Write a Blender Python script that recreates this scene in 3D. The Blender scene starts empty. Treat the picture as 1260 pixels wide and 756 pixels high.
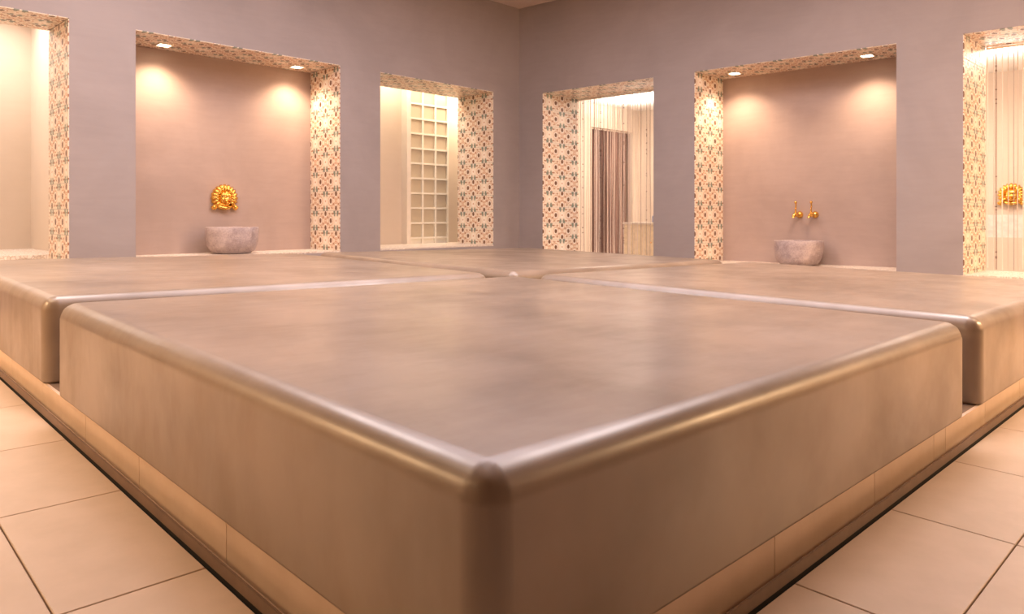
import bpy, bmesh, math, random
from mathutils import Vector, Matrix

random.seed(7)
scene = bpy.context.scene
COL = scene.collection

# ------------------------------------------------------------------ camera
CAM = Vector((-0.6565, -0.7247, 0.7824))
YAW = 0.79774
FPX, CY = 888.9, 266.4
cy_, sy_ = math.cos(YAW), math.sin(YAW)
cam = bpy.data.cameras.new('camera')
cam.sensor_width = 36.0
cam.lens = FPX / 1260 * 36
cam.shift_y = (CY - 378) / 1260
cam.clip_start = 0.02
cam.dof.use_dof = True
cam.dof.focus_distance = 2.3
cam.dof.aperture_fstop = 7.0
co = bpy.data.objects.new('camera', cam)
co.location = CAM
co.rotation_euler = (math.pi / 2, 0, YAW - math.pi / 2)
COL.objects.link(co)
scene.camera = co

# ------------------------------------------------------------------ world, exposure
w = bpy.data.worlds.new('world'); scene.world = w; w.use_nodes = True
w.node_tree.nodes['Background'].inputs[0].default_value = (1.0, 0.85, 0.72, 1)
w.node_tree.nodes['Background'].inputs[1].default_value = 0.02
vs = scene.view_settings
vs.view_transform = 'Standard'; vs.look = 'None'; vs.gamma = 1.0; vs.use_curve_mapping = False
vs.exposure = 0.0

# ------------------------------------------------------------------ main room lamps, added out of view
def lamp(name, kind, loc, energy, color, target=None, **kw):
    l = bpy.data.lights.new(name, kind); l.energy = energy; l.color = color
    for k, v in kw.items(): setattr(l, k, v)
    o = bpy.data.objects.new(name, l); o.location = loc
    if target is not None:
        o.rotation_euler = (Vector(target) - Vector(loc)).to_track_quat('-Z', 'Y').to_euler()
    COL.objects.link(o)
    return o
WARM = (1.0, 0.72, 0.46)
SOFT = (1.0, 0.86, 0.76)
# large square fill lamp, added unseen under the ceiling over the platform
lamp('ceiling_fill', 'AREA', (2.6, 2.6, 3.42), 140, (1.0, 0.89, 0.97), (2.6, 2.6, 0), shape='SQUARE', size=3.4)
for x, y, e in ((0.6, 3.7, 86), (3.7, 0.6, 104)):  # soft fill discs added at the ceiling to brighten both side walls
    lamp('fill_disc', 'AREA', (x, y, 3.42), e, (1.0, 0.87, 0.86), (x, y, 0), shape='DISK', size=1.6)
# unseen warm spots added over the near walkways to light the slab faces
for i, (x, y) in enumerate(((-1.2, 2.6), (-1.2, 4.4), (4.6, -1.2), (5.9, -1.2))):
    lamp('walkway_fill', 'SPOT', (x, y, 3.40), 110, WARM, (x, y, 0), spot_size=math.radians(110), spot_blend=0.8, shadow_soft_size=0.12)

# warm lamps added in unseen alcoves behind the camera, lighting slab sides and plinth
for a, b, e in (((-2.75, 1.6), (0, 1.6), 14), ((-2.75, 3.9), (0, 3.9), 85), ((5.2, -2.75), (5.2, 0), 190)):
    sx, sy = (0.35, 1.5) if a[0] < -2 else (1.5, 0.35)
    lamp('alcove_fill', 'AREA', (a[0], a[1], 2.2), e, (1.0, 0.64, 0.34), (a[0] * 0.55 + b[0] * 0.45, a[1] * 0.55 + b[1] * 0.45, 0), shape='RECTANGLE', size=1.2, size_y=0.5)

# ------------------------------------------------------------------ material helpers
def new_mat(name):
    m = bpy.data.materials.new(name); m.use_nodes = True
    nt = m.node_tree
    return m, nt, nt.nodes['Principled BSDF']

class G:
    """tiny node-graph helper"""
    def __init__(s, nt): s.nt = nt
    def n(s, t, **kw):
        nd = s.nt.nodes.new(t)
        for k, v in kw.items(): setattr(nd, k, v)
        return nd
    def put(s, nd, i, v):
        if hasattr(v, 'is_output'): s.nt.links.new(v, nd.inputs[i])
        else: nd.inputs[i].default_value = v
    def math(s, op, a, b=0.0, c=None):
        nd = s.n('ShaderNodeMath', operation=op); s.put(nd, 0, a); s.put(nd, 1, b)
        if c is not None: s.put(nd, 2, c)
        return nd.outputs[0]
    def noise(s, vec, scale, detail=4, rough=0.55, dist=0.0):
        nd = s.n('ShaderNodeTexNoise'); s.put(nd, 'Vector', vec)
        nd.inputs['Scale'].default_value = scale; nd.inputs['Detail'].default_value = detail
        nd.inputs['Roughness'].default_value = rough; nd.inputs['Distortion'].default_value = dist
        return nd.outputs['Fac']
    def mix(s, f, a, b):
        nd = s.n('ShaderNodeMix', data_type='RGBA'); s.put(nd, 0, f); s.put(nd, 6, a); s.put(nd, 7, b)
        return nd.outputs[2]
    def ramp(s, f, stops):
        nd = s.n('ShaderNodeValToRGB'); s.put(nd, 0, f)
        e = nd.color_ramp.elements
        while len(e) < len(stops): e.new(0.5)
        for el, (p, c) in zip(e, stops): el.position = p; el.color = c
        return nd.outputs[0]
    def mapr(s, f, a, b, c, d):
        nd = s.n('ShaderNodeMapRange'); s.put(nd, 0, f)
        for i, v in enumerate((a, b, c, d)): nd.inputs[i + 1].default_value = v
        return nd.outputs[0]
    def scalev(s, vec, sc):
        nd = s.n('ShaderNodeMapping'); s.put(nd, 0, vec); nd.inputs['Scale'].default_value = sc
        return nd.outputs[0]
    def bump(s, h, strength, dist=0.01):
        nd = s.n('ShaderNodeBump'); s.put(nd, 'Height', h)
        nd.inputs['Strength'].default_value = strength; nd.inputs['Distance'].default_value = dist
        return nd.outputs[0]

def rgba(c, k=1.0): return (c[0] * k, c[1] * k, c[2] * k, 1)

def plaster(name, c1, c2, rough=0.62, streak=0.28, bump=0.12, scale=1.0):
    m, nt, b = new_mat(name); g = G(nt)
    pos = g.n('ShaderNodeNewGeometry').outputs['Position']
    big = g.noise(pos, 1.3 * scale, 5, 0.6, 0.6)
    st = g.noise(g.scalev(pos, (2.2 * scale, 2.2 * scale, 14 * scale)), 1.6, 4, 0.6, 0.4)
    f = g.math('ADD', g.math('MULTIPLY', big, 1 - streak), g.math('MULTIPLY', st, streak))
    f = g.mapr(f, 0.36, 0.64, 0, 1)
    nt.links.new(g.mix(f, rgba(c1), rgba(c2)), b.inputs['Base Color'])
    nt.links.new(g.mapr(st, 0.3, 0.7, rough - 0.08, rough + 0.08), b.inputs['Roughness'])
    fine = g.noise(pos, 60, 3)
    nt.links.new(g.bump(g.math('ADD', g.math('MULTIPLY', fine, 0.25), st), bump, 0.004), b.inputs['Normal'])
    b.inputs['Specular IOR Level'].default_value = 0.35
    return m

M = {}
M['wall'] = plaster('mauve_plaster', (0.303, 0.263, 0.258), (0.350, 0.306, 0.302))
M['rear_wall'] = plaster('dark_brown_plaster', (0.15, 0.10, 0.07), (0.19, 0.13, 0.095))  # unseen walls toned dark to cut bounce light on the slab faces
M['niche'] = plaster('niche_plaster', (0.40, 0.295, 0.245), (0.47, 0.35, 0.295))
M['ceiling'] = plaster('ceiling_paint', (0.62, 0.50, 0.44), (0.64, 0.52, 0.46), 0.8, 0.2, 0.02)
M['cream_wall'] = plaster('cream_plaster', (0.67, 0.56, 0.45), (0.71, 0.60, 0.49), 0.7, 0.3, 0.05)
M['white'] = plaster('white_paint', (0.86, 0.82, 0.76), (0.88, 0.84, 0.79), 0.7, 0.2, 0.02)

def slab_mat():
    m, nt, b = new_mat('polished_lime_plaster'); g = G(nt)
    pos = g.n('ShaderNodeNewGeometry').outputs['Position']
    a = g.noise(pos, 1.3, 2, 0.5)
    c = g.noise(pos, 4.5, 3, 0.5)
    f = g.mapr(g.math('ADD', g.math('MULTIPLY', a, .65), g.math('MULTIPLY', c, .35)), 0.27, 0.73, 0, 1)
    col = g.mix(f, (0.160, 0.110, 0.071, 1), (0.352, 0.258, 0.183, 1))
    nt.links.new(col, b.inputs['Base Color'])
    r = g.noise(pos, 2.2, 3, 0.5)
    nt.links.new(g.mapr(r, 0.2, 0.8, 0.31, 0.46), b.inputs['Roughness'])
    wv = g.noise(pos, 7, 3, 0.5)
    fine = g.noise(pos, 90, 2)
    nt.links.new(g.bump(g.math('ADD', wv, g.math('MULTIPLY', fine, 0.02)), 0.035, 0.01), b.inputs['Normal'])
    b.inputs['Specular IOR Level'].default_value = 0.8
    b.inputs['Coat Roughness'].default_value = 0.28; b.inputs['Coat IOR'].default_value = 1.5
    pt = g.math('ADD', g.math('MULTIPLY', g.noise(pos, 2.6, 4, 0.6, 0.4), 0.6), g.math('MULTIPLY', g.noise(g.scalev(pos, (1, 3, 1)), 3.5, 4, 0.6), 0.4))
    nt.links.new(g.mapr(pt, 0.40, 0.58, 0.15, 0.65), b.inputs['Coat Weight'])
    return m
M['slab'] = slab_mat()

def ceramic(name, c1, c2, rough=0.38, per_obj=0.04):
    m, nt, b = new_mat(name); g = G(nt)
    pos = g.n('ShaderNodeNewGeometry').outputs['Position']
    f = g.mapr(g.noise(pos, 9, 5, 0.6), 0.35, 0.65, 0, 1)
    col = g.mix(f, rgba(c1), rgba(c2))
    rnd = g.n('ShaderNodeObjectInfo').outputs['Random']
    hsv = g.n('ShaderNodeHueSaturation'); nt.links.new(col, hsv.inputs['Color'])
    nt.links.new(g.mapr(rnd, 0, 1, 1 - per_obj, 1 + per_obj), hsv.inputs['Value'])
    nt.links.new(hsv.outputs[0], b.inputs['Base Color'])
    nt.links.new(g.bump(g.noise(pos, 45, 3), 0.04, 0.003), b.inputs['Normal'])
    b.inputs['Roughness'].default_value = rough
    return m
M['floor_tile'] = ceramic('floor_tile', (0.60, 0.45, 0.315), (0.65, 0.49, 0.355))
M['plinth_tile'] = ceramic('plinth_tile', (0.72, 0.55, 0.41), (0.77, 0.60, 0.46), 0.42)

def plain(name, c, rough=0.5, metal=0.0, scale=20, var=0.15, bump=0.03, spec=0.5):
    m, nt, b = new_mat(name); g = G(nt)
    tc = g.n('ShaderNodeTexCoord').outputs['Object']
    f = g.noise(tc, scale, 4)
    nt.links.new(g.mix(g.mapr(f, 0.3, 0.7, 0, 1), rgba(c, 1 - var), rgba(c, 1 + var * .4)), b.inputs['Base Color'])
    b.inputs['Roughness'].default_value = rough; b.inputs['Metallic'].default_value = metal
    b.inputs['Specular IOR Level'].default_value = spec
    nt.links.new(g.bump(f, bump, 0.004), b.inputs['Normal'])
    return m
M['grout'] = plain('grout', (0.20, 0.13, 0.085), 0.9)
M['strip'] = plain('bronze_edge_strip', (0.20, 0.125, 0.082), 0.42, 0.35)
M['black'] = plain('gap_shade_black', (0.01, 0.008, 0.006), 0.9)
M['gold'] = plain('polished_gold', (0.93, 0.55, 0.13), 0.2, 1.0, 40, 0.15, 0.03)
M['mortar'] = plain('white_mortar', (0.88, 0.82, 0.70), 0.8, 0, 20, 0.03)
M['bright_trim'] = plain('white_trim', (0.85, 0.76, 0.65), 0.6, 0, 20, 0.03)
M['box'] = plain('cream_lacquer', (0.86, 0.72, 0.50), 0.5)
M['bottle'] = plain('blue_grey_plastic', (0.28, 0.30, 0.42), 0.4)
M['porcelain'] = plain('white_porcelain', (0.80, 0.72, 0.66), 0.35)
M['dark_room'] = plain('brown_panel', (0.16, 0.085, 0.06), 0.7)
M['lamp_frame'] = plain('lamp_frame', (0.75, 0.66, 0.55), 0.4, 0.6)

def stone_mat():
    m, nt, b = new_mat('speckled_stone'); g = G(nt)
    tc = g.n('ShaderNodeTexCoord').outputs['Object']
    a = g.noise(tc, 9, 6, 0.7, 0.6); s = g.noise(tc, 85, 3, 0.7)
    f = g.mapr(g.math('ADD', g.math('MULTIPLY', a, 0.55), g.math('MULTIPLY', s, 0.45)), 0.38, 0.62, 0, 1)
    nt.links.new(g.ramp(f, [(0, (0.31, 0.24, 0.235, 1)), (0.5, (0.44, 0.35, 0.335, 1)), (1, (0.57, 0.46, 0.435, 1))]), b.inputs['Base Color'])
    b.inputs['Roughness'].default_value = 0.75
    nt.links.new(g.bump(s, 0.5, 0.006), b.inputs['Normal'])
    return m
M['stone'] = stone_mat()

def pebble_mat():
    m, nt, b = new_mat('pale_pebble_mosaic'); g = G(nt)
    pos = g.n('ShaderNodeNewGeometry').outputs['Position']
    v = g.n('ShaderNodeTexVoronoi', feature='F1'); g.put(v, 'Vector', pos); v.inputs['Scale'].default_value = 38
    d = g.n('ShaderNodeTexVoronoi', feature='DISTANCE_TO_EDGE'); g.put(d, 'Vector', pos); d.inputs['Scale'].default_value = 38
    edge = g.mapr(d.outputs['Distance'], 0.02, 0.10, 0, 1)
    sep = g.n('ShaderNodeSeparateColor'); nt.links.new(v.outputs['Color'], sep.inputs[0])
    col = g.mix(sep.outputs[0], (0.70, 0.60, 0.50, 1), (0.88, 0.80, 0.71, 1))
    nt.links.new(g.mix(edge, (0.50, 0.39, 0.30, 1), col), b.inputs['Base Color'])
    nt.links.new(g.bump(edge, 0.5, 0.004), b.inputs['Normal'])
    b.inputs['Roughness'].default_value = 0.6
    return m
M['pebble'] = pebble_mat()

def ornament(name, kind):
    """20 cm encaustic tile: ringed brown eyes, orange lattice or teal leaves; UV runs 0..1 over one tile"""
    m, nt, b = new_mat(name); g = G(nt)
    uv = g.n('ShaderNodeTexCoord').outputs['UV']
    sep = g.n('ShaderNodeSeparateXYZ'); nt.links.new(uv, sep.inputs[0])
    a = g.math('ABSOLUTE', g.math('SUBTRACT', sep.outputs[0], 0.5))
    c = g.math('ABSOLUTE', g.math('SUBTRACT', sep.outputs[1], 0.5))
    comb = g.n('ShaderNodeCombineXYZ'); g.put(comb, 0, a); g.put(comb, 1, c)
    vec = comb.outputs[0]
    def dist(x, y, sx=1.0, sy=1.0):
        mp = g.scalev(vec, (sx, sy, 1))
        nd = g.n('ShaderNodeVectorMath', operation='DISTANCE'); g.put(nd, 0, mp); nd.inputs[1].default_value = (x * sx, y * sy, 0)
        return nd.outputs['Value']
    def inside(d, r): return g.math('LESS_THAN', d, r)
    def band(d, r, w): return g.math('LESS_THAN', g.math('ABSOLUTE', g.math('SUBTRACT', d, r)), w)
    cream = (0.80, 0.70, 0.58, 1); white = (0.87, 0.80, 0.71, 1); orange = (0.58, 0.33, 0.18, 1)
    brown = (0.17, 0.075, 0.03, 1); teal = (0.20, 0.235, 0.185, 1); rust = (0.36, 0.15, 0.07, 1)
    col = cream
    # lattice lines
    diff = g.math('ABSOLUTE', g.math('SUBTRACT', a, g.math('MULTIPLY', c, 1.35)))
    lat = g.math('LESS_THAN', diff, 0.035)
    if kind == 'orange':
        col = g.mix(lat, col, orange)
        col = g.mix(inside(dist(0, 0), 0.085), col, orange)
        col = g.mix(inside(dist(0, 0), 0.04), col, white)
        col = g.mix(inside(dist(0.24, 0.16), 0.055), col, rust)
        col = g.mix(inside(dist(0.16, 0.24), 0.045), col, orange)
    else:
        col = g.mix(inside(dist(0.13, 0.42), 0.115), col, teal)
        col = g.mix(inside(dist(0.13, 0.28), 0.06), col, teal)
        col = g.mix(inside(dist(0.27, 0.35, 1, 1.6), 0.06), col, rust)
        col = g.mix(inside(dist(0, 0, 1.0, 0.7), 0.13), col, white)
        col = g.mix(inside(dist(0, 0), 0.05), col, orange)
        col = g.mix(inside(dist(0, 0.44), 0.06), col, white)
    eyes = [(0.5, 0.0), (0.0, 0.36)] if kind == 'orange' else [(0.5, 0.0)]
    for ex, ey in eyes:
        d = dist(ex, ey, 1.2, 0.95)
        col = g.mix(inside(d, 0.22), col, white)
        col = g.mix(band(d, 0.225, 0.022), col, orange)
        col = g.mix(inside(d, 0.125), col, brown)
    col = g.mix(inside(dist(0.36, 0.36), 0.05), col, rust)
    nt.links.new(col, b.inputs['Base Color'])
    b.inputs['Roughness'].default_value = 0.4
    return m
M['orn_o'] = ornament('ornament_tile_lattice', 'orange')
M['orn_t'] = ornament('ornament_tile_leaf', 'teal')

def glass_mat():
    m, nt, b = new_mat('ribbed_glass_block'); g = G(nt)
    tc = g.n('ShaderNodeTexCoord').outputs['Object']
    wv = g.n('ShaderNodeTexWave', bands_direction='X'); g.put(wv, 'Vector', tc); wv.inputs['Scale'].default_value = 22
    b.inputs['Base Color'].default_value = (0.66, 0.56, 0.41, 1)
    b.inputs['Roughness'].default_value = 0.3
    b.inputs['Transmission Weight'].default_value = 0.12
    b.inputs['IOR'].default_value = 1.45
    nt.links.new(g.bump(wv.outputs['Fac'], 0.35, 0.004), b.inputs['Normal'])
    return m
M['glass'] = glass_mat()

def emit(name, c, s):
    m, nt, b = new_mat(name)
    b.inputs['Base Color'].default_value = rgba(c)
    b.inputs['Emission Color'].default_value = rgba(c); b.inputs['Emission Strength'].default_value = s
    return m
M['lens'] = emit('lamp_lens', (1.0, 0.86, 0.66), 14.0)

def cord_mat(name, stops, rough=0.6):
    m, nt, b = new_mat(name); g = G(nt)
    at = g.n('ShaderNodeAttribute', attribute_name='tone')
    nt.links.new(g.ramp(at.outputs['Fac'], stops), b.inputs['Base Color'])
    b.inputs['Roughness'].default_value = rough
    return m
M['cord'] = cord_mat('pale_cord', [(0, (0.34, 0.24, 0.19, 1)), (0.4, (0.66, 0.53, 0.44, 1)), (1, (0.84, 0.74, 0.65, 1))])
M['cord_dark'] = cord_mat('brown_cord', [(0, (0.13, 0.06, 0.045, 1)), (0.6, (0.32, 0.18, 0.14, 1)), (1, (0.62, 0.47, 0.39, 1))])

# ------------------------------------------------------------------ mesh helpers
def link(name, bm, mat, parent=None, smooth=False, sharp=35):
    me = bpy.data.meshes.new(name)
    bmesh.ops.recalc_face_normals(bm, faces=bm.faces[:])
    bm.to_mesh(me); bm.free()
    for mt in (mat if isinstance(mat, (list, tuple)) else [mat]): me.materials.append(mt)
    if smooth:
        for p in me.polygons: p.use_smooth = True
        me.set_sharp_from_angle(angle=math.radians(sharp))
    o = bpy.data.objects.new(name, me); COL.objects.link(o)
    if parent is not None: o.parent = parent
    return o
def place(o, parent=None, mat=None):
    if parent is not None: o.parent = parent
    return o
def tag(o, label, cat, group=None):
    o['label'] = label; o['category'] = cat
    if group: o['group'] = group
    return o
def thing(name, loc, label, cat, group=None, rot=0.0):
    o = bpy.data.objects.new(name, None); o.location = loc; o.rotation_euler = (0, 0, rot)
    o.empty_display_size = 0.1
    COL.objects.link(o)
    return tag(o, label, cat, group)
def structure(o):
    o['kind'] = 'structure'; return o
def hexa(bm, p):
    v = [bm.verts.new(q) for q in p]
    for f in ((0, 3, 2, 1), (4, 5, 6, 7), (0, 1, 5, 4), (1, 2, 6, 5), (2, 3, 7, 6), (3, 0, 4, 7)):
        bm.faces.new([v[i] for i in f])
    return v
def mbox(bm, f, a, b):
    """box between corners a and b in local coordinates, mapped by f"""
    x0, y0, z0 = a; x1, y1, z1 = b
    return hexa(bm, [f(*q) for q in ((x0, y0, z0), (x1, y0, z0), (x1, y1, z0), (x0, y1, z0), (x0, y0, z1), (x1, y0, z1), (x1, y1, z1), (x0, y1, z1))])
ID = lambda x, y, z: Vector((x, y, z))
SLOPE = 0.0201                      # the wet-room floor and platform drain to one side
def T(x, y, z):
    lat = (x - CAM.x) * sy_ - (y - CAM.y) * cy_
    return Vector((x, y, z - SLOPE * lat))
def lathe(bm, prof, seg=48, f=ID, cap0=True, cap1=False):
    rings = []
    for r, z in prof:
        rings.append([bm.verts.new(f(r * math.cos(2 * math.pi * i / seg), r * math.sin(2 * math.pi * i / seg), z)) for i in range(seg)])
    for a, b in zip(rings, rings[1:]):
        for i in range(seg):
            j = (i + 1) % seg
            bm.faces.new((a[i], a[j], b[j], b[i]))
    if cap0: bm.faces.new(rings[0][::-1])
    if cap1: bm.faces.new(rings[-1])
def ball(bm, c, r, sc=(1, 1, 1), seg=16, rot=None):
    mt = Matrix.Translation(c)
    if rot is not None: mt = mt @ rot
    mt = mt @ Matrix.Diagonal((r * sc[0], r * sc[1], r * sc[2], 1))
    bmesh.ops.create_uvsphere(bm, u_segments=seg, v_segments=seg // 2 + 2, radius=1, matrix=mt)
def tube(bm, pts, radii, seg=10, cap=True):
    pts = [Vector(p) for p in pts]
    if not isinstance(radii, (list, tuple)): radii = [radii] * len(pts)
    rings = []; prev = None
    for i, p in enumerate(pts):
        d = (pts[min(i + 1, len(pts) - 1)] - pts[max(i - 1, 0)]).normalized()
        if prev is None:
            u = d.orthogonal().normalized()
        else:
            u = (prev - d * prev.dot(d)).normalized()
        prev = u; v = d.cross(u)
        rings.append([bm.verts.new(p + (u * math.cos(2 * math.pi * k / seg) + v * math.sin(2 * math.pi * k / seg)) * radii[i]) for k in range(seg)])
    for a, b in zip(rings, rings[1:]):
        for k in range(seg):
            bm.faces.new((a[k], a[(k + 1) % seg], b[(k + 1) % seg], b[k]))
    if cap:
        bm.faces.new(rings[0][::-1]); bm.faces.new(rings[-1])

# ------------------------------------------------------------------ wall frames
CORNER = Vector((5.929, 5.890, 0))
DL, EL = Vector((-0.99953, -0.03065, 0)), Vector((-0.03065, 0.99953, 0))
DR, ER = Vector((0.09097, -0.99585, 0)), Vector((1, 0, 0))
def FL(s, o, z): return CORNER + DL * s + EL * o + Vector((0, 0, z))
def FR(s, o, z): return CORNER + DR * s + ER * o + Vector((0, 0, z))
HEAD, CEIL = 2.329, 3.465
LEDGE_L, LEDGE_R = 0.43, 0.285
OPEN_L = [(0.476, 2.176, 0.66), (2.680, 4.636, 0.57), (5.129, 7.0, 0.555)]
OPEN_R = [(0.386, 1.952, 0.69), (2.452, 4.405, 0.596), (4.923, 6.7, 0.72)]
S_END = 8.2

def build_wall(name, F, opens, niche_i, ledge):
    bm = bmesh.new()
    s0 = 0.0
    piers = []
    for (a, b, d) in opens:
        piers.append((s0, a, d)); s0 = b
    piers.append((s0, S_END, opens[-1][2]))
    tt = 0.006
    for k, (a, b, d) in enumerate(piers):
        aa = a if k > 0 else -0.6; bb = b - (tt if k < len(opens) else 0)
        mbox(bm, F, (aa, 0, 0.0 - 0.15), (bb, d, CEIL))
    for (a, b, d) in opens:
        mbox(bm, F, (a - tt, 0, HEAD + tt), (b, d, CEIL))
        mbox(bm, F, (a - tt, 0, -0.15), (b, d, ledge - 0.015))
    wall = structure(link(name, bm, M['wall']))
    # pale pebble mosaic on every sill
    for (a, b, d) in opens:
        bm = bmesh.new(); mbox(bm, F, (a - tt, 0.0, ledge - 0.0149), (b, d, ledge))
        link('sill', bm, M['pebble'], wall)
    # back of the washing niche
    a, b, d = opens[niche_i]
    bm = bmesh.new(); mbox(bm, F, (a - 0.2, d, -0.1), (b + 0.2, d + 0.14, HEAD + 0.3))
    link('niche_back', bm, M['niche'], wall)
    # ornament tiles on reveals and soffits
    cache = {}
    J = 0.0015
    def tile_mesh(kind, w, h, key):
        k = (kind, round(w, 4), round(h, 4), key)
        if k in cache: return cache[k]
        bm = bmesh.new(); uvl = bm.loops.layers.uv.new('UVMap')
        b_ = 0.002; t = tt
        base = [(J, J), (w - J, J), (w - J, h - J), (J, h - J)]
        top = [(J + b_, J + b_), (w - J - b_, J + b_), (w - J - b_, h - J - b_), (J + b_, h - J - b_)]
        v0 = [bm.verts.new((x, y, 0)) for x, y in base]
        v1 = [bm.verts.new((x, y, t - 0.001)) for x, y in base]
        v2 = [bm.verts.new((x, y, t)) for x, y in top]
        for i in range(4):
            j = (i + 1) % 4
            bm.faces.new((v0[i], v0[j], v1[j], v1[i])); bm.faces.new((v1[i], v1[j], v2[j], v2[i]))
        bm.faces.new(v2); bm.faces.new(v0[::-1])
        for f in bm.faces:
            for l in f.loops:
                l[uvl].uv = (l.vert.co.x / key[0], l.vert.co.y / key[1])
        me = bpy.data.meshes.new('tile'); bm.to_mesh(me); bm.free()
        me.materials.append(M['orn_o'] if kind == 0 else M['orn_t'])
        cache[k] = me
        return me
    def lay(origin, ax, ay, W, H, tw, th):
        ax = ax.normalized(); ay = ay.normalized(); az = ax.cross(ay).normalized()
        nx = math.ceil(W / tw - 0.02); ny = math.ceil(H / th - 0.02)
        for i in range(nx):
            for j in range(ny):
                w_ = min(tw, W - i * tw); h_ = min(th, H - j * th)
                me = tile_mesh((i + j) % 2, w_, h_, (tw, th))
                o = bpy.data.objects.new('tile', me); COL.objects.link(o); o.parent = wall
                org = origin + ax * (i * tw) + ay * (j * th)
                o.matrix_world = Matrix.Translation(org) @ Matrix((ax, ay, az)).transposed().to_4x4()
    up = Vector((0, 0, 1)); D = (F(1, 0, 0) - F(0, 0, 0)); E = (F(0, 1, 0) - F(0, 0, 0))
    for (a, b, d) in opens:
        tw = 0.2 if F is FL else d / 2.85
        # near-corner reveal: normal +D ; ax x ay must be ~ +D
        if (E.cross(up)).dot(D) > 0:
            lay(F(a - tt, 0, ledge), E, up, d, HEAD - ledge, tw, 0.205)
        else:
            lay(F(a - tt, d, ledge), -E, up, d, HEAD - ledge, tw, 0.205)
        W = b - a
        if (D.cross(E)).z < 0: lay(F(a, 0, HEAD + tt), D, E, W, d, W / round(W / 0.2), tw)
        else: lay(F(b, 0, HEAD + tt), -D, E, W, d, W / round(W / 0.2), tw)
    return wall
wall_left = build_wall('wall_left', FL, OPEN_L, 1, LEDGE_L)
wall_right = build_wall('wall_right', FR, OPEN_R, 1, LEDGE_R)

def struct_box(name, a, b, mat, f=ID):
    bm = bmesh.new(); mbox(bm, f, a, b)
    return structure(link(name, bm, mat))
struct_box('ceiling', (-2.4, -2.4, CEIL), (6.9, 6.2, CEIL + 0.2), M['ceiling'])
def alcove_wall(name, f, u0, u1, opens):  # alcoves added in the unseen walls to hold the fill lamps
    bm = bmesh.new(); a0 = u0
    for a, b in opens:
        mbox(bm, f, (a0, -0.2, -0.2), (a, 0, CEIL)); mbox(bm, f, (a, -0.2, HEAD), (b, 0, CEIL)); mbox(bm, f, (a, -0.2, -0.2), (b, 0, 0.4)); a0 = b
    mbox(bm, f, (a0, -0.2, -0.2), (u1, 0, CEIL))
    wl = structure(link(name, bm, M['rear_wall']))
    for a, b in opens:
        bm = bmesh.new()
        mbox(bm, f, (a - 0.1, -1.0, 0.3), (b + 0.1, -0.9, HEAD + 0.1)); mbox(bm, f, (a - 0.1, -0.9, HEAD), (b + 0.1, -0.2, HEAD + 0.1))
        mbox(bm, f, (a - 0.1, -0.9, 0.3), (b + 0.1, -0.2, 0.4)); mbox(bm, f, (a - 0.1, -0.9, 0.4), (a, -0.2, HEAD)); mbox(bm, f, (b, -0.9, 0.4), (b + 0.1, -0.2, HEAD))
        link('fill_alcove', bm, M['cream_wall'], wl)
alcove_wall('wall_rear', lambda u, o, z: Vector((-2.2 + o, u, z)), -2.2, 6.0, [(0.8, 2.4), (2.9, 4.9)])
alcove_wall('wall_near', lambda u, o, z: Vector((u, -2.2 + o, z)), -2.4, 6.75, [(4.2, 6.2)])

# ------------------------------------------------------------------ floor
floor = struct_box('floor', (-2.3, -2.3, -0.25), (6.7, 6.1, -0.012), M['grout'], T)
TS = 0.596
U2, V2 = 5.19, 5.015
GL = [0.873 + TS * k for k in range(-6, 10)]
for x in GL:
    for y in GL:
        if x < -2.3 or y < -2.3 or x > 6.2 or y > 5.8: continue
        if -0.1 < x < U2 and -0.1 < y < V2: continue
        g = 0.0018
        x0, y0, x1, y1 = x + g, y + g, x + TS - g, y + TS - g
        if x0 < -0.05 and x1 > -0.033 and y > -0.1: x1 = -0.033
        if y0 < -0.05 and y1 > -0.033 and x > -0.1: y1 = -0.033
        x1 = min(x1, 5.93 if y > 0 else 6.4); y1 = min(y1, 5.66)
        if x1 - x0 < 0.03 or y1 - y0 < 0.03: continue
        bm = bmesh.new(); mbox(bm, T, (x0, y0, -0.012), (x1, y1, 0.0))
        bmesh.ops.bevel(bm, geom=[e for e in bm.edges if all(v.co.z > T(v.co.x, v.co.y, 0).z - 0.004 for v in e.verts)], offset=0.0015, segments=1, affect='EDGES')
        link('floor_tile', bm, M['floor_tile'], floor)

# ------------------------------------------------------------------ platform
TOP, BOT = 0.4315, 0.0905
U2, V2 = 5.19, 5.015
L_, GAP = 2.45, 0.20
def slab(a, b, label):
    bm = bmesh.new()
    mbox(bm, ID, (a[0], a[1], BOT), (b[0], b[1], TOP))
    vert = [e for e in bm.edges if abs(e.verts[0].co.z - e.verts[1].co.z) > 0.1]
    topb = [e for e in bm.edges if all(v.co.z > TOP - 0.01 for v in e.verts)]
    bmesh.ops.bevel(bm, geom=vert + topb, offset=0.056, segments=8, profile=0.5, affect='EDGES')
    lowb = [e for e in bm.edges if all(v.co.z < BOT + 0.001 for v in e.verts)]
    bmesh.ops.bevel(bm, geom=lowb, offset=0.012, segments=3, profile=0.5, affect='EDGES')
    for v in bm.verts: v.co = T(*v.co)
    o = link('stone_slab', bm, M['slab'], None, True, 60)
    md = o.modifiers.new('normals', 'WEIGHTED_NORMAL'); md.keep_sharp = True
    return tag(o, label, 'slab', 'heated slabs of the central platform')
h = GAP / 2
slab((0, 0), (L_ - h, L_ - h), 'nearest polished brown slab whose rounded corner points at the viewer')
slab((0, L_ + h), (L_ - h, V2), 'left polished brown slab, in front of the niche with the gold mask')
slab((L_ + h, 0), (U2, L_ - h), 'right polished brown slab, in front of the niche with two taps')
slab((L_ + h, L_ + h), (U2, V2), 'farthest polished brown slab, below the corner of the two walls')

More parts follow.
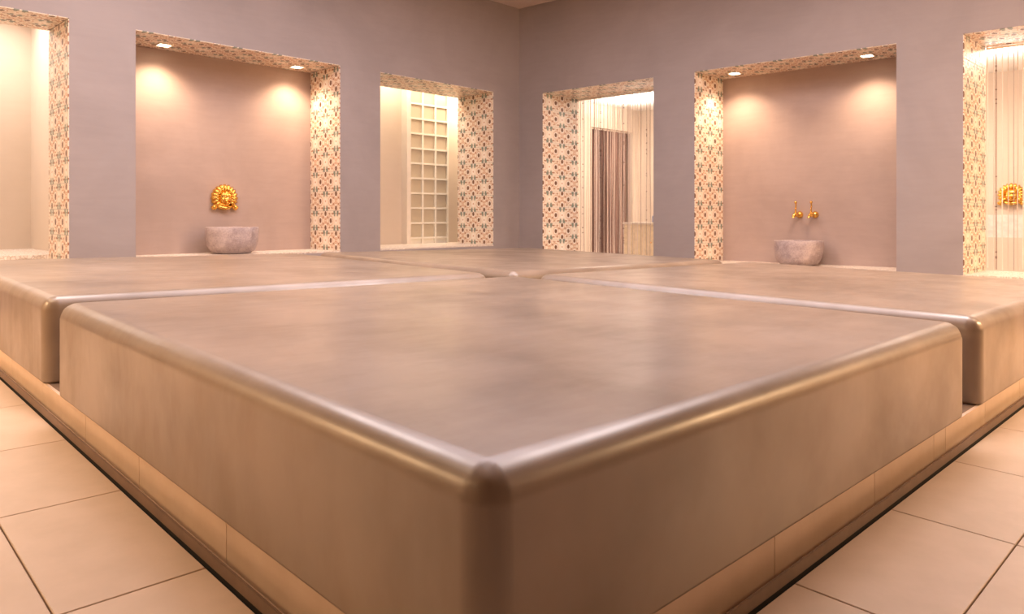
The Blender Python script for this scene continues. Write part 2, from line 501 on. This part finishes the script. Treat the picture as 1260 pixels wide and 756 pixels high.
base = thing('platform_base', T(2.6, 2.5, 0), 'low beige tiled plinth with bronze edge strip under the brown slabs', 'plinth')
bm = bmesh.new(); mbox(bm, lambda x, y, z: T(x, y, z) - base.location, (0.022, 0.022, -0.005), (U2 - 0.05, V2 - 0.05, BOT - 0.001))
link('core', bm, M['grout'], base)
def fb(x, y, z): return T(x, y, z) - base.location
def plinth_run(axis, joints):
    for a, b in zip(joints, joints[1:]):
        bm = bmesh.new(); g = 0.0014
        if axis == 0: mbox(bm, fb, (0.010, a + g, -0.012), (0.0219, b - g, BOT - 0.002))
        else: mbox(bm, fb, (a + g, 0.010, -0.012), (b - g, 0.0219, BOT - 0.002))
        link('plinth_tile', bm, M['plinth_tile'], base)
plinth_run(0, [0.010, 0.27, 0.867, 1.456, 2.0, 2.62, 3.22, 3.82, 4.42, 4.96])
plinth_run(1, [0.022, 0.27, 0.868, 1.470, 2.006, 2.137, 2.66, 3.26, 3.86, 4.46, 5.13])
for nm, a, b in (('edge_strip', (-0.028, -0.028), (-0.0225, V2)), ('edge_strip', (-0.0224, -0.028), (U2, -0.0225))):
    bm = bmesh.new(); mbox(bm, fb, (a[0], a[1], 0.006), (b[0], b[1], 0.034))
    bmesh.ops.bevel(bm, geom=[e for e in bm.edges if all((v.co + base.location).z > T((v.co + base.location).x, (v.co + base.location).y, 0.03).z for v in e.verts)], offset=0.0015, segments=2, affect='EDGES')
    link(nm, bm, M['strip'], base)
for a, b in (((-0.027, -0.027), (-0.0225, V2)), ((-0.0224, -0.027), (U2, -0.0225))):
    bm = bmesh.new(); mbox(bm, fb, (a[0], a[1], -0.012), (b[0], b[1], 0.0059))
    link('gap_shade', bm, M['black'], base)  # solid black strip, the gap's shade painted below the edge strip

for a, b in (((-0.0222, -0.0222), (0.0098, V2)), ((0.0099, -0.0222), (U2, 0.0098))):
    bm = bmesh.new(); mbox(bm, fb, (a[0], a[1], -0.0115), (b[0], b[1], -0.002))
    link('gutter', bm, M['plinth_tile'], base)
# ------------------------------------------------------------------ corridor behind the right wall
YS = 6.06
CC = 2.45
def FB(t, o, z):               # back wall of the corridor, parallel to the right wall
    p = Vector((8.775, YS, 0)) + DR * t
    return p + Vector((o, 0, z))
bm = bmesh.new()
mbox(bm, ID, (6.45, YS, -0.1), (7.594, YS + 0.15, CC)); mbox(bm, ID, (8.587, YS, -0.1), (8.9, YS + 0.15, CC))
mbox(bm, ID, (7.594, YS, 2.10), (8.587, YS + 0.15, CC))
structure(link('wall_corridor_left', bm, M['cream_wall']))
bm = bmesh.new(); mbox(bm, FB, (-0.15, 0, -0.1), (8.4, 0.15, CC))
structure(link('wall_corridor_back', bm, M['cream_wall']))
bm = bmesh.new()
mbox(bm, ID, (7.3, YS + 0.75, -0.1), (8.9, YS + 0.85, 2.4)); mbox(bm, ID, (7.3, YS + 0.15, -0.1), (7.4, YS + 0.75, 2.4))
mbox(bm, ID, (8.8, YS + 0.15, -0.1), (8.9, YS + 0.75, 2.4)); mbox(bm, ID, (7.3, YS + 0.15, 2.3), (8.9, YS + 0.75, 2.4))
structure(link('wall_closet', bm, M['dark_room']))
struct_box('ceiling_corridor', (6.5, -2.2, CC), (9.9, YS + 0.15, CC + 0.1), M['white'])
struct_box('floor_corridor', (6.55, -2.2, 0.0), (9.9, YS + 0.8, 0.1), M['pebble'])
struct_box('wall_corridor_end', (6.6, -2.3, 0.0), (9.9, -2.2, CC), M['cream_wall'])
for y in (4.9, 2.8, 0.6):
    lamp('corridor_light', 'AREA', (7.7, y, 2.2), 46, (1.0, 0.88, 0.81), (7.7, y, 5), shape='RECTANGLE', size=0.6, size_y=1.6)
    lamp('corridor_light', 'AREA', (7.9, y, 2.40), 18, (1.0, 0.80, 0.64), (7.9, y, 0), shape='DISK', size=0.7)

# ------------------------------------------------------------------ rooms behind the left wall
LC = 2.75
bm = bmesh.new(); mbox(bm, FL, (-0.9, 1.22, -0.1), (3.2, 1.37, LC))
structure(link('wall_passage_back', bm, M['cream_wall']))
bm = bmesh.new(); mbox(bm, FL, (-1.0, 0.6, -0.1), (-0.9, 1.37, LC)); mbox(bm, FL, (3.1, 0.71, -0.1), (3.2, 1.22, LC))
structure(link('wall_passage_side', bm, M['cream_wall']))
struct_box('ceiling_passage', (-1.0, 0.55, LC), (3.2, 1.4, LC + 0.1), M['white'], FL)
struct_box('floor_passage', (-0.9, 0.6, 0.3), (3.1, 1.22, 0.42), M['pebble'], FL)
lamp('passage_light', 'AREA', FL(0.6, 0.93, LC - 0.04), 37, (1.0, 0.81, 0.62), FL(0.6, 0.93, 0), shape='RECTANGLE', size=2.6, size_y=0.3)
lamp('passage_light', 'AREA', FL(-0.15, 0.95, 2.5), 12, (1.0, 0.78, 0.52), FL(-0.05, 1.1, 0), shape='DISK', size=0.3)  # extra lamp added to brighten the wall beside the glass blocks
S38 = 4.938
bm = bmesh.new(); mbox(bm, FL, (S38 - 0.15, 2.0, 0), (7.6, 2.15, LC)); mbox(bm, FL, (S38 - 0.15, 0.556, 0), (S38, 2.0, LC)); mbox(bm, FL, (7.5, 0.556, 0), (7.65, 2.0, LC))
structure(link('wall_alcove', bm, M['cream_wall']))
struct_box('ceiling_alcove', (S38 - 0.15, 0.5, LC), (7.65, 2.15, LC + 0.1), M['white'], FL)
struct_box('floor_alcove', (S38, 0.556, 0.3), (7.5, 2.0, 0.462), M['pebble'], FL)
lamp('alcove_light', 'AREA', FL(5.9, 1.45, LC - 0.04), 37, (1.0, 0.88, 0.82), FL(5.9, 1.45, 0), shape='RECTANGLE', size=1.6, size_y=0.5)

# glass block window in the passage back wall
win = structure(bpy.data.objects.new('window_1', None)); win.location = FL(0.55, 1.22, 0.4); COL.objects.link(win)
ang = math.atan2(DL.y, DL.x)
def FW(s, o, z): return FL(s, o, z) - win.location
gs0, gw, gh = 0.226, 0.2208, 0.198
bm = bmesh.new(); mbox(bm, FW, (gs0 - 0.012, 1.170, 0.42), (gs0 + 3 * gw + 0.012, 1.2199, LC - 0.02))
link('mortar_bed', bm, M['mortar'], win)
glass_me = None
for i in range(3):
    for j in range(-1, 10):
        if glass_me is None:
            bm = bmesh.new(); q = 0.011
            def FG(s, o, z): return DL * s + EL * o + Vector((0, 0, z))
            mbox(bm, FG, (q, -0.022, q), (gw - q, 0.02, gh - q))
            bmesh.ops.bevel(bm, geom=bm.edges[:], offset=0.008, segments=2, affect='EDGES')
            o = link('glass_block', bm, M['glass'], win, True, 40); glass_me = o.data
        else:
            o = bpy.data.objects.new('glass_block', glass_me); COL.objects.link(o); o.parent = win
        o.location = FW(gs0 + i * gw, 1.178, 2.278 - (j - 1) * gh - gh * 0.0 - gh)
# mortar grid, proud of the blocks
bm = bmesh.new()
for i in range(4): mbox(bm, FW, (gs0 + i * gw - 0.012, 1.138, 0.42), (gs0 + i * gw + 0.012, 1.1699, LC - 0.02))
for j in range(-1, 10):
    z = 2.278 - j * gh
    mbox(bm, FW, (gs0, 1.139, z - 0.012), (gs0 + 3 * gw, 1.1699, z + 0.012))
link('mortar_grid', bm, M['mortar'], win)
bm = bmesh.new(); mbox(bm, FW, (gs0 + 3 * gw + 0.0121, 1.10, 0.42), (gs0 + 3 * gw + 0.075, 1.2199, LC - 0.02))
link('window_jamb', bm, M['bright_trim'], win)

# ------------------------------------------------------------------ recessed lamps in the niche soffits
def downlight(F, s, o, label):
    p = F(s, o, HEAD)
    t = thing('downlight', p, label, 'lamp', 'square lamps in the niche soffits')
    D = F(1, 0, 0) - F(0, 0, 0)
    t.rotation_euler = (0, 0, math.atan2(D.y, D.x))
    bm = bmesh.new(); r0, r1 = 0.062, 0.05
    for a, b in (((-r0, -r0), (r0, -r1)), ((-r0, r1), (r0, r0)), ((-r0, -r1), (-r1, r1)), ((r1, -r1), (r0, r1))):
        mbox(bm, ID, (a[0], a[1], -0.012), (b[0], b[1], 0.001))
    link('lamp_frame', bm, M['lamp_frame'], t)
    bm = bmesh.new(); mbox(bm, ID, (-r1, -r1, -0.006), (r1, r1, 0.0005))
    link('lens', bm, M['lens'], t)
    tgt = F(s, o, 0)
    lamp('niche_spot', 'SPOT', p - Vector((0, 0, 0.03)), 54, (1.0, 0.70, 0.47), tgt, spot_size=math.radians(130), spot_blend=0.9, shadow_soft_size=0.045)
downlight(FL, 4.28, 0.35, 'left of two square lamps above the basin with the gold mask')
downlight(FL, 2.966, 0.35, 'right of two square lamps above the basin with the gold mask')
downlight(FR, 2.734, 0.31, 'left of two square lamps above the basin with two taps')
downlight(FR, 4.055, 0.31, 'right of two square lamps above the basin with two taps')

# ------------------------------------------------------------------ stone basins
def basin(p, label):
    t = thing('stone_basin', p, label, 'basin', 'stone basins in the niches')
    bm = bmesh.new()
    lathe(bm, [(0.135, 0), (0.165, 0.006), (0.196, 0.03), (0.222, 0.075), (0.233, 0.13), (0.237, 0.2), (0.237, 0.243), (0.232, 0.25), (0.205, 0.25), (0.198, 0.243), (0.19, 0.17), (0.15, 0.09), (0.06, 0.062), (0.002, 0.06)], 56)
    link('bowl', bm, M['stone'], t, True, 45)
    bm = bmesh.new()
    lathe(bm, [(0.028, 0.0615), (0.028, 0.066), (0.012, 0.067), (0.002, 0.067)], 20)
    link('drain', bm, M['gold'], t, True)
    return t
basin(FL(3.695, 0.25, LEDGE_L + 0.001), 'round grey stone basin standing below the gold mask spout')
basin(FR(3.40, 0.33, LEDGE_R + 0.001), 'round grey stone basin standing below the two gold taps')

# ------------------------------------------------------------------ gold mask spout
def mask(p, yaw, label, scale=1.0, name='mask_spout'):
    """local frame: x right along the wall, -y out of the wall, z up"""
    t = thing(name, p, label, 'spout'); t.rotation_euler = (0, 0, yaw); t.scale = (scale,) * 3
    fy = lambda x, y, z: Vector((x, -z, y))
    bm = bmesh.new()
    lathe(bm, [(0.118, 0.0), (0.122, 0.01), (0.112, 0.024), (0.08, 0.034), (0.002, 0.036)], 40, fy)
    link('back_plate', bm, M['gold'], t, True, 60)
    bm = bmesh.new()                     # mane: curled locks around the upper rim
    for k in range(15):
        a = math.radians(-38 + k * (256 / 14))
        c, s = math.cos(a), math.sin(a)
        pts = [Vector((c * r, -y, s * r)) for r, y in ((0.066, 0.045), (0.085, 0.056), (0.105, 0.05), (0.12, 0.032), (0.124, 0.014))]
        tube(bm, pts, [0.011, 0.016, 0.0175, 0.016, 0.009], 8)
    for k in range(11):
        a = math.radians(-10 + k * 20)
        c, s = math.cos(a), math.sin(a)
        ball(bm, (c * 0.083, -0.062, s * 0.083), 0.013, (1, 0.9, 1), 10)
    link('mane', bm, M['gold'], t, True, 70)
    bm = bmesh.new()                     # face
    ball(bm, (0, -0.05, 0.0), 0.062, (0.98, 0.62, 1.05), 24)
    ball(bm, (0, -0.088, -0.018), 0.03, (1.15, 0.8, 0.85), 16)      # muzzle
    ball(bm, (0, -0.09, 0.012), 0.015, (0.8, 0.9, 1.9), 12)          # nose bridge
    for sx in (-1, 1):
        ball(bm, (sx * 0.026, -0.082, 0.026), 0.014, (1.35, 0.7, 0.6), 12)   # brow
        ball(bm, (sx * 0.034, -0.078, -0.016), 0.02, (1, 0.8, 1), 12)         # cheek
        ball(bm, (sx * 0.052, -0.058, 0.052), 0.016, (1, 0.7, 1.1), 12)       # ear
    link('face', bm, M['gold'], t, True, 70)
    bm = bmesh.new()                     # open mouth with the water hole
    fm = lambda x, y, z: Vector((x, -0.1 - z, y - 0.04))
    lathe(bm, [(0.024, -0.02), (0.025, 0.012), (0.02, 0.016), (0.016, 0.012), (0.015, -0.01), (0.002, -0.012)], 20, fm)
    link('mouth_pipe', bm, M['gold'], t, True, 50)
    for sx in (-1, 1):                   # curled scroll feet at both lower ends
        bm = bmesh.new()
        pts = [Vector((sx * (0.105 + 0.021 * math.cos(q)), -0.036, -0.09 + 0.021 * math.sin(q))) for q in [math.radians(90 + 36 * i) for i in range(9)]]
        tube(bm, pts, 0.012, 8)
        ball(bm, (sx * 0.105, -0.04, -0.09), 0.02, (1, 1, 1), 12)
        link('scroll', bm, M['gold'], t, True, 70)
    bm = bmesh.new()                     # bar joining the scrolls
    tube(bm, [(-0.075, -0.03, -0.075), (-0.04, -0.055, -0.095), (0, -0.062, -0.102), (0.04, -0.055, -0.095), (0.075, -0.03, -0.075)], [0.010, 0.017, 0.019, 0.017, 0.010], 10)
    link('beard', bm, M['gold'], t, True, 70)
    return t
yawL = math.atan2(DL.y, DL.x) + math.pi
mask(FL(3.64, 0.57, 0.965), yawL, 'round gold lion mask spout on the left niche wall')

# ------------------------------------------------------------------ two taps
def tap(s, label):
    t = thing('wall_tap', FR(s, 0.596, 0.80), label, 'tap', 'gold taps in the right niche')
    t.rotation_euler = (0, 0, math.atan2(DR.y, DR.x))       # local +x along the wall, -y... out of the wall = -ER
    out = Matrix.Rotation(-t.rotation_euler.z, 4, 'Z') @ Vector((-1, 0, 0))
    side = Vector((1, 0, 0))
    fo = lambda x, y, z: side * x + Vector((0, 0, 1)) * y + out * z
    bm = bmesh.new(); lathe(bm, [(0.036, 0.0), (0.037, 0.006), (0.030, 0.02), (0.020, 0.03), (0.016, 0.035)], 24, fo, True, True)
    link('rosette', bm, M['gold'], t, True, 50)
    bm = bmesh.new()
    tube(bm, [out * 0.03, out * 0.07, out * 0.1], [0.014, 0.02, 0.018], 14)
    ball(bm, out * 0.1, 0.024, (1, 1, 1), 14)
    link('body', bm, M['gold'], t, True, 60)
    bm = bmesh.new()
    z = Vector((0, 0, 1))
    tube(bm, [out * 0.1, out * 0.13 + z * 0.004, out * 0.15 - z * 0.012, out * 0.155 - z * 0.034], [0.013, 0.013, 0.013, 0.015], 12)
    link('nozzle', bm, M['gold'], t, True, 60)
    bm = bmesh.new()
    tube(bm, [out * 0.1 + z * 0.02, out * 0.1 + z * 0.05, out * 0.094 + z * 0.09, out * 0.098 + z * 0.118], [0.01, 0.0075, 0.007, 0.008], 10)
    ball(bm, out * 0.1 + z * 0.128, 0.0145, (1, 1, 1), 12)
    link('lever', bm, M['gold'], t, True, 60)
tap(3.30, 'left gold wall tap over the right stone basin')
tap(3.457, 'right gold wall tap over the right stone basin')

# ------------------------------------------------------------------ string curtains
def curtain(F, s0, s1, o, z0, z1, mat, label, step, rad, beads=None, rail=True, thin=1.0):
    mid = F((s0 + s1) / 2, o, z0)
    t = thing('string_curtain', mid, label, 'curtain', 'string curtains in the doorways')
    bm = bmesh.new(); tone = bm.verts.layers.float.new('tone')
    s = s0 + step * 0.4
    bead_pts = []
    k = 0
    while s < s1 - 0.005:
        n0 = len(bm.verts)
        ph = random.uniform(0, 6.28); am = random.uniform(0.001, 0.004) * thin
        oo = o + random.uniform(-0.012, 0.012)
        zz = [z1 + (z0 + random.uniform(0.004, 0.03) - z1) * q / 8 for q in range(9)]
        pts = [F(s + am * math.sin(ph + q * 1.1) * (q / 8), oo + am * math.cos(ph + q), zz[q]) - mid for q in range(9)]
        r = rad * random.uniform(0.7, 1.3)
        tube(bm, pts, r, 5)
        bm.verts.ensure_lookup_table()
        tv = random.random()
        for v in bm.verts[n0:]: v[tone] = tv
        if beads and k % beads == 2:
            for _ in range(12): bead_pts.append((s, oo, random.uniform(z0 + 0.05, z1 - 0.02)))
        s += step * random.uniform(0.55, 1.45); k += 1
    me_o = link('strings', bm, mat, t, True, 80); me_o['kind'] = 'stuff'
    if rail:
        bm = bmesh.new(); tube(bm, [F(s0, o, z1 - 0.012) - mid, F(s1, o, z1 - 0.012) - mid], 0.011, 10)
        link('rail', bm, M['bright_trim'], t, True)
    if bead_pts:
        bm = bmesh.new(); 
        for q in bead_pts: ball(bm, F(*q) - mid, 0.0075, (1, 1, 1), 8)
        b = link('beads', bm, M['dark_room'], t, True); b['kind'] = 'stuff'
    return t
curtain(FR, 0.39, 1.948, 0.67, LEDGE_R, HEAD - 0.001, M['cord'], 'pale string curtain in the doorway beside the room corner', 0.036, 0.004, 9)
curtain(FR, 4.93, 6.69, 0.70, LEDGE_R, HEAD - 0.001, M['cord'], 'pale beaded string curtain at the right edge of the photo', 0.032, 0.004, 6)
FD = lambda x, o, z: Vector((7.594 + x, YS + 0.05 + o, z))
curtain(FD, 0.0, 0.993, 0.0, 0.1, 2.10, M['cord_dark'], 'brown string curtain in the dark inner doorway behind the pale one', 0.017, 0.0062)

# ------------------------------------------------------------------ things in the corridor
def corridor_box():
    p = FR(0.95, 1.42, 0.1)
    t = thing('cream_cabinet', p, 'small cream cabinet behind the pale curtain, right of the brown strings', 'cabinet')
    bm = bmesh.new(); mbox(bm, ID, (-0.2, -0.26, 0.0), (0.2, 0.26, 0.575)); bmesh.ops.bevel(bm, geom=bm.edges[:], offset=0.008, segments=2, affect='EDGES')
    link('body', bm, M['box'], t)
    bm = bmesh.new(); mbox(bm, ID, (-0.215, -0.275, 0.575), (0.215, 0.275, 0.605)); bmesh.ops.bevel(bm, geom=bm.edges[:], offset=0.008, segments=2, affect='EDGES')
    link('top_board', bm, M['bright_trim'], t)
    bm = bmesh.new(); mbox(bm, ID, (-0.212, -0.24, 0.05), (-0.2, 0.24, 0.55)); bmesh.ops.bevel(bm, geom=bm.edges[:], offset=0.003, segments=1, affect='EDGES')
    d = link('door', bm, M['box'], t)
    bm = bmesh.new(); ball(bm, (-0.222, -0.19, 0.34), 0.012, (1, 1, 1), 12); link('knob', bm, M['gold'], d, True)
    q = p + Vector((-0.04, -0.12, 0.605))
    bt = thing('soap_bottle', q, 'small blue-grey bottle standing on the cream cabinet', 'bottle')
    bm = bmesh.new(); lathe(bm, [(0.028, 0), (0.03, 0.006), (0.03, 0.07), (0.024, 0.085), (0.011, 0.09), (0.011, 0.1)], 20, ID, True, True); link('body', bm, M['bottle'], bt, True)
    bm = bmesh.new(); lathe(bm, [(0.013, 0.1), (0.013, 0.115), (0.006, 0.117)], 16, ID, True, True); link('cap', bm, M['bottle'], bt, True)
corridor_box()
tw = 4.88
mask(FB(tw, -0.001, 1.03), math.atan2(DR.y, DR.x), 'round gold mask spout seen through the right-hand beaded curtain', 1.0, 'mask_spout')
def wash_trough():
    c = FB(tw + 0.1, -0.24, 0.1)
    t = thing('wash_trough', c, 'pale masonry trough below the gold spout behind the right curtain', 'basin')
    t.rotation_euler = (0, 0, math.atan2(DR.y, DR.x))
    bm = bmesh.new()
    hw, hd, H, th = 0.42, 0.23, 0.70, 0.05
    mbox(bm, ID, (-hw, -hd, 0), (hw, hd, 0.45))
    link('pedestal', bm, M['cream_wall'], t)
    bm = bmesh.new()
    for a, b in (((-hw, -hd), (hw, -hd + th)), ((-hw, hd - th), (hw, hd)), ((-hw, -hd + th), (-hw + th, hd - th)), ((hw - th, -hd + th), (hw, hd - th))):
        mbox(bm, ID, (a[0], a[1], 0.4501), (b[0], b[1], H))
    mbox(bm, ID, (-hw + th, -hd + th, 0.4501), (hw - th, hd - th, 0.48))
    link('bowl', bm, M['porcelain'], t)
wash_trough()
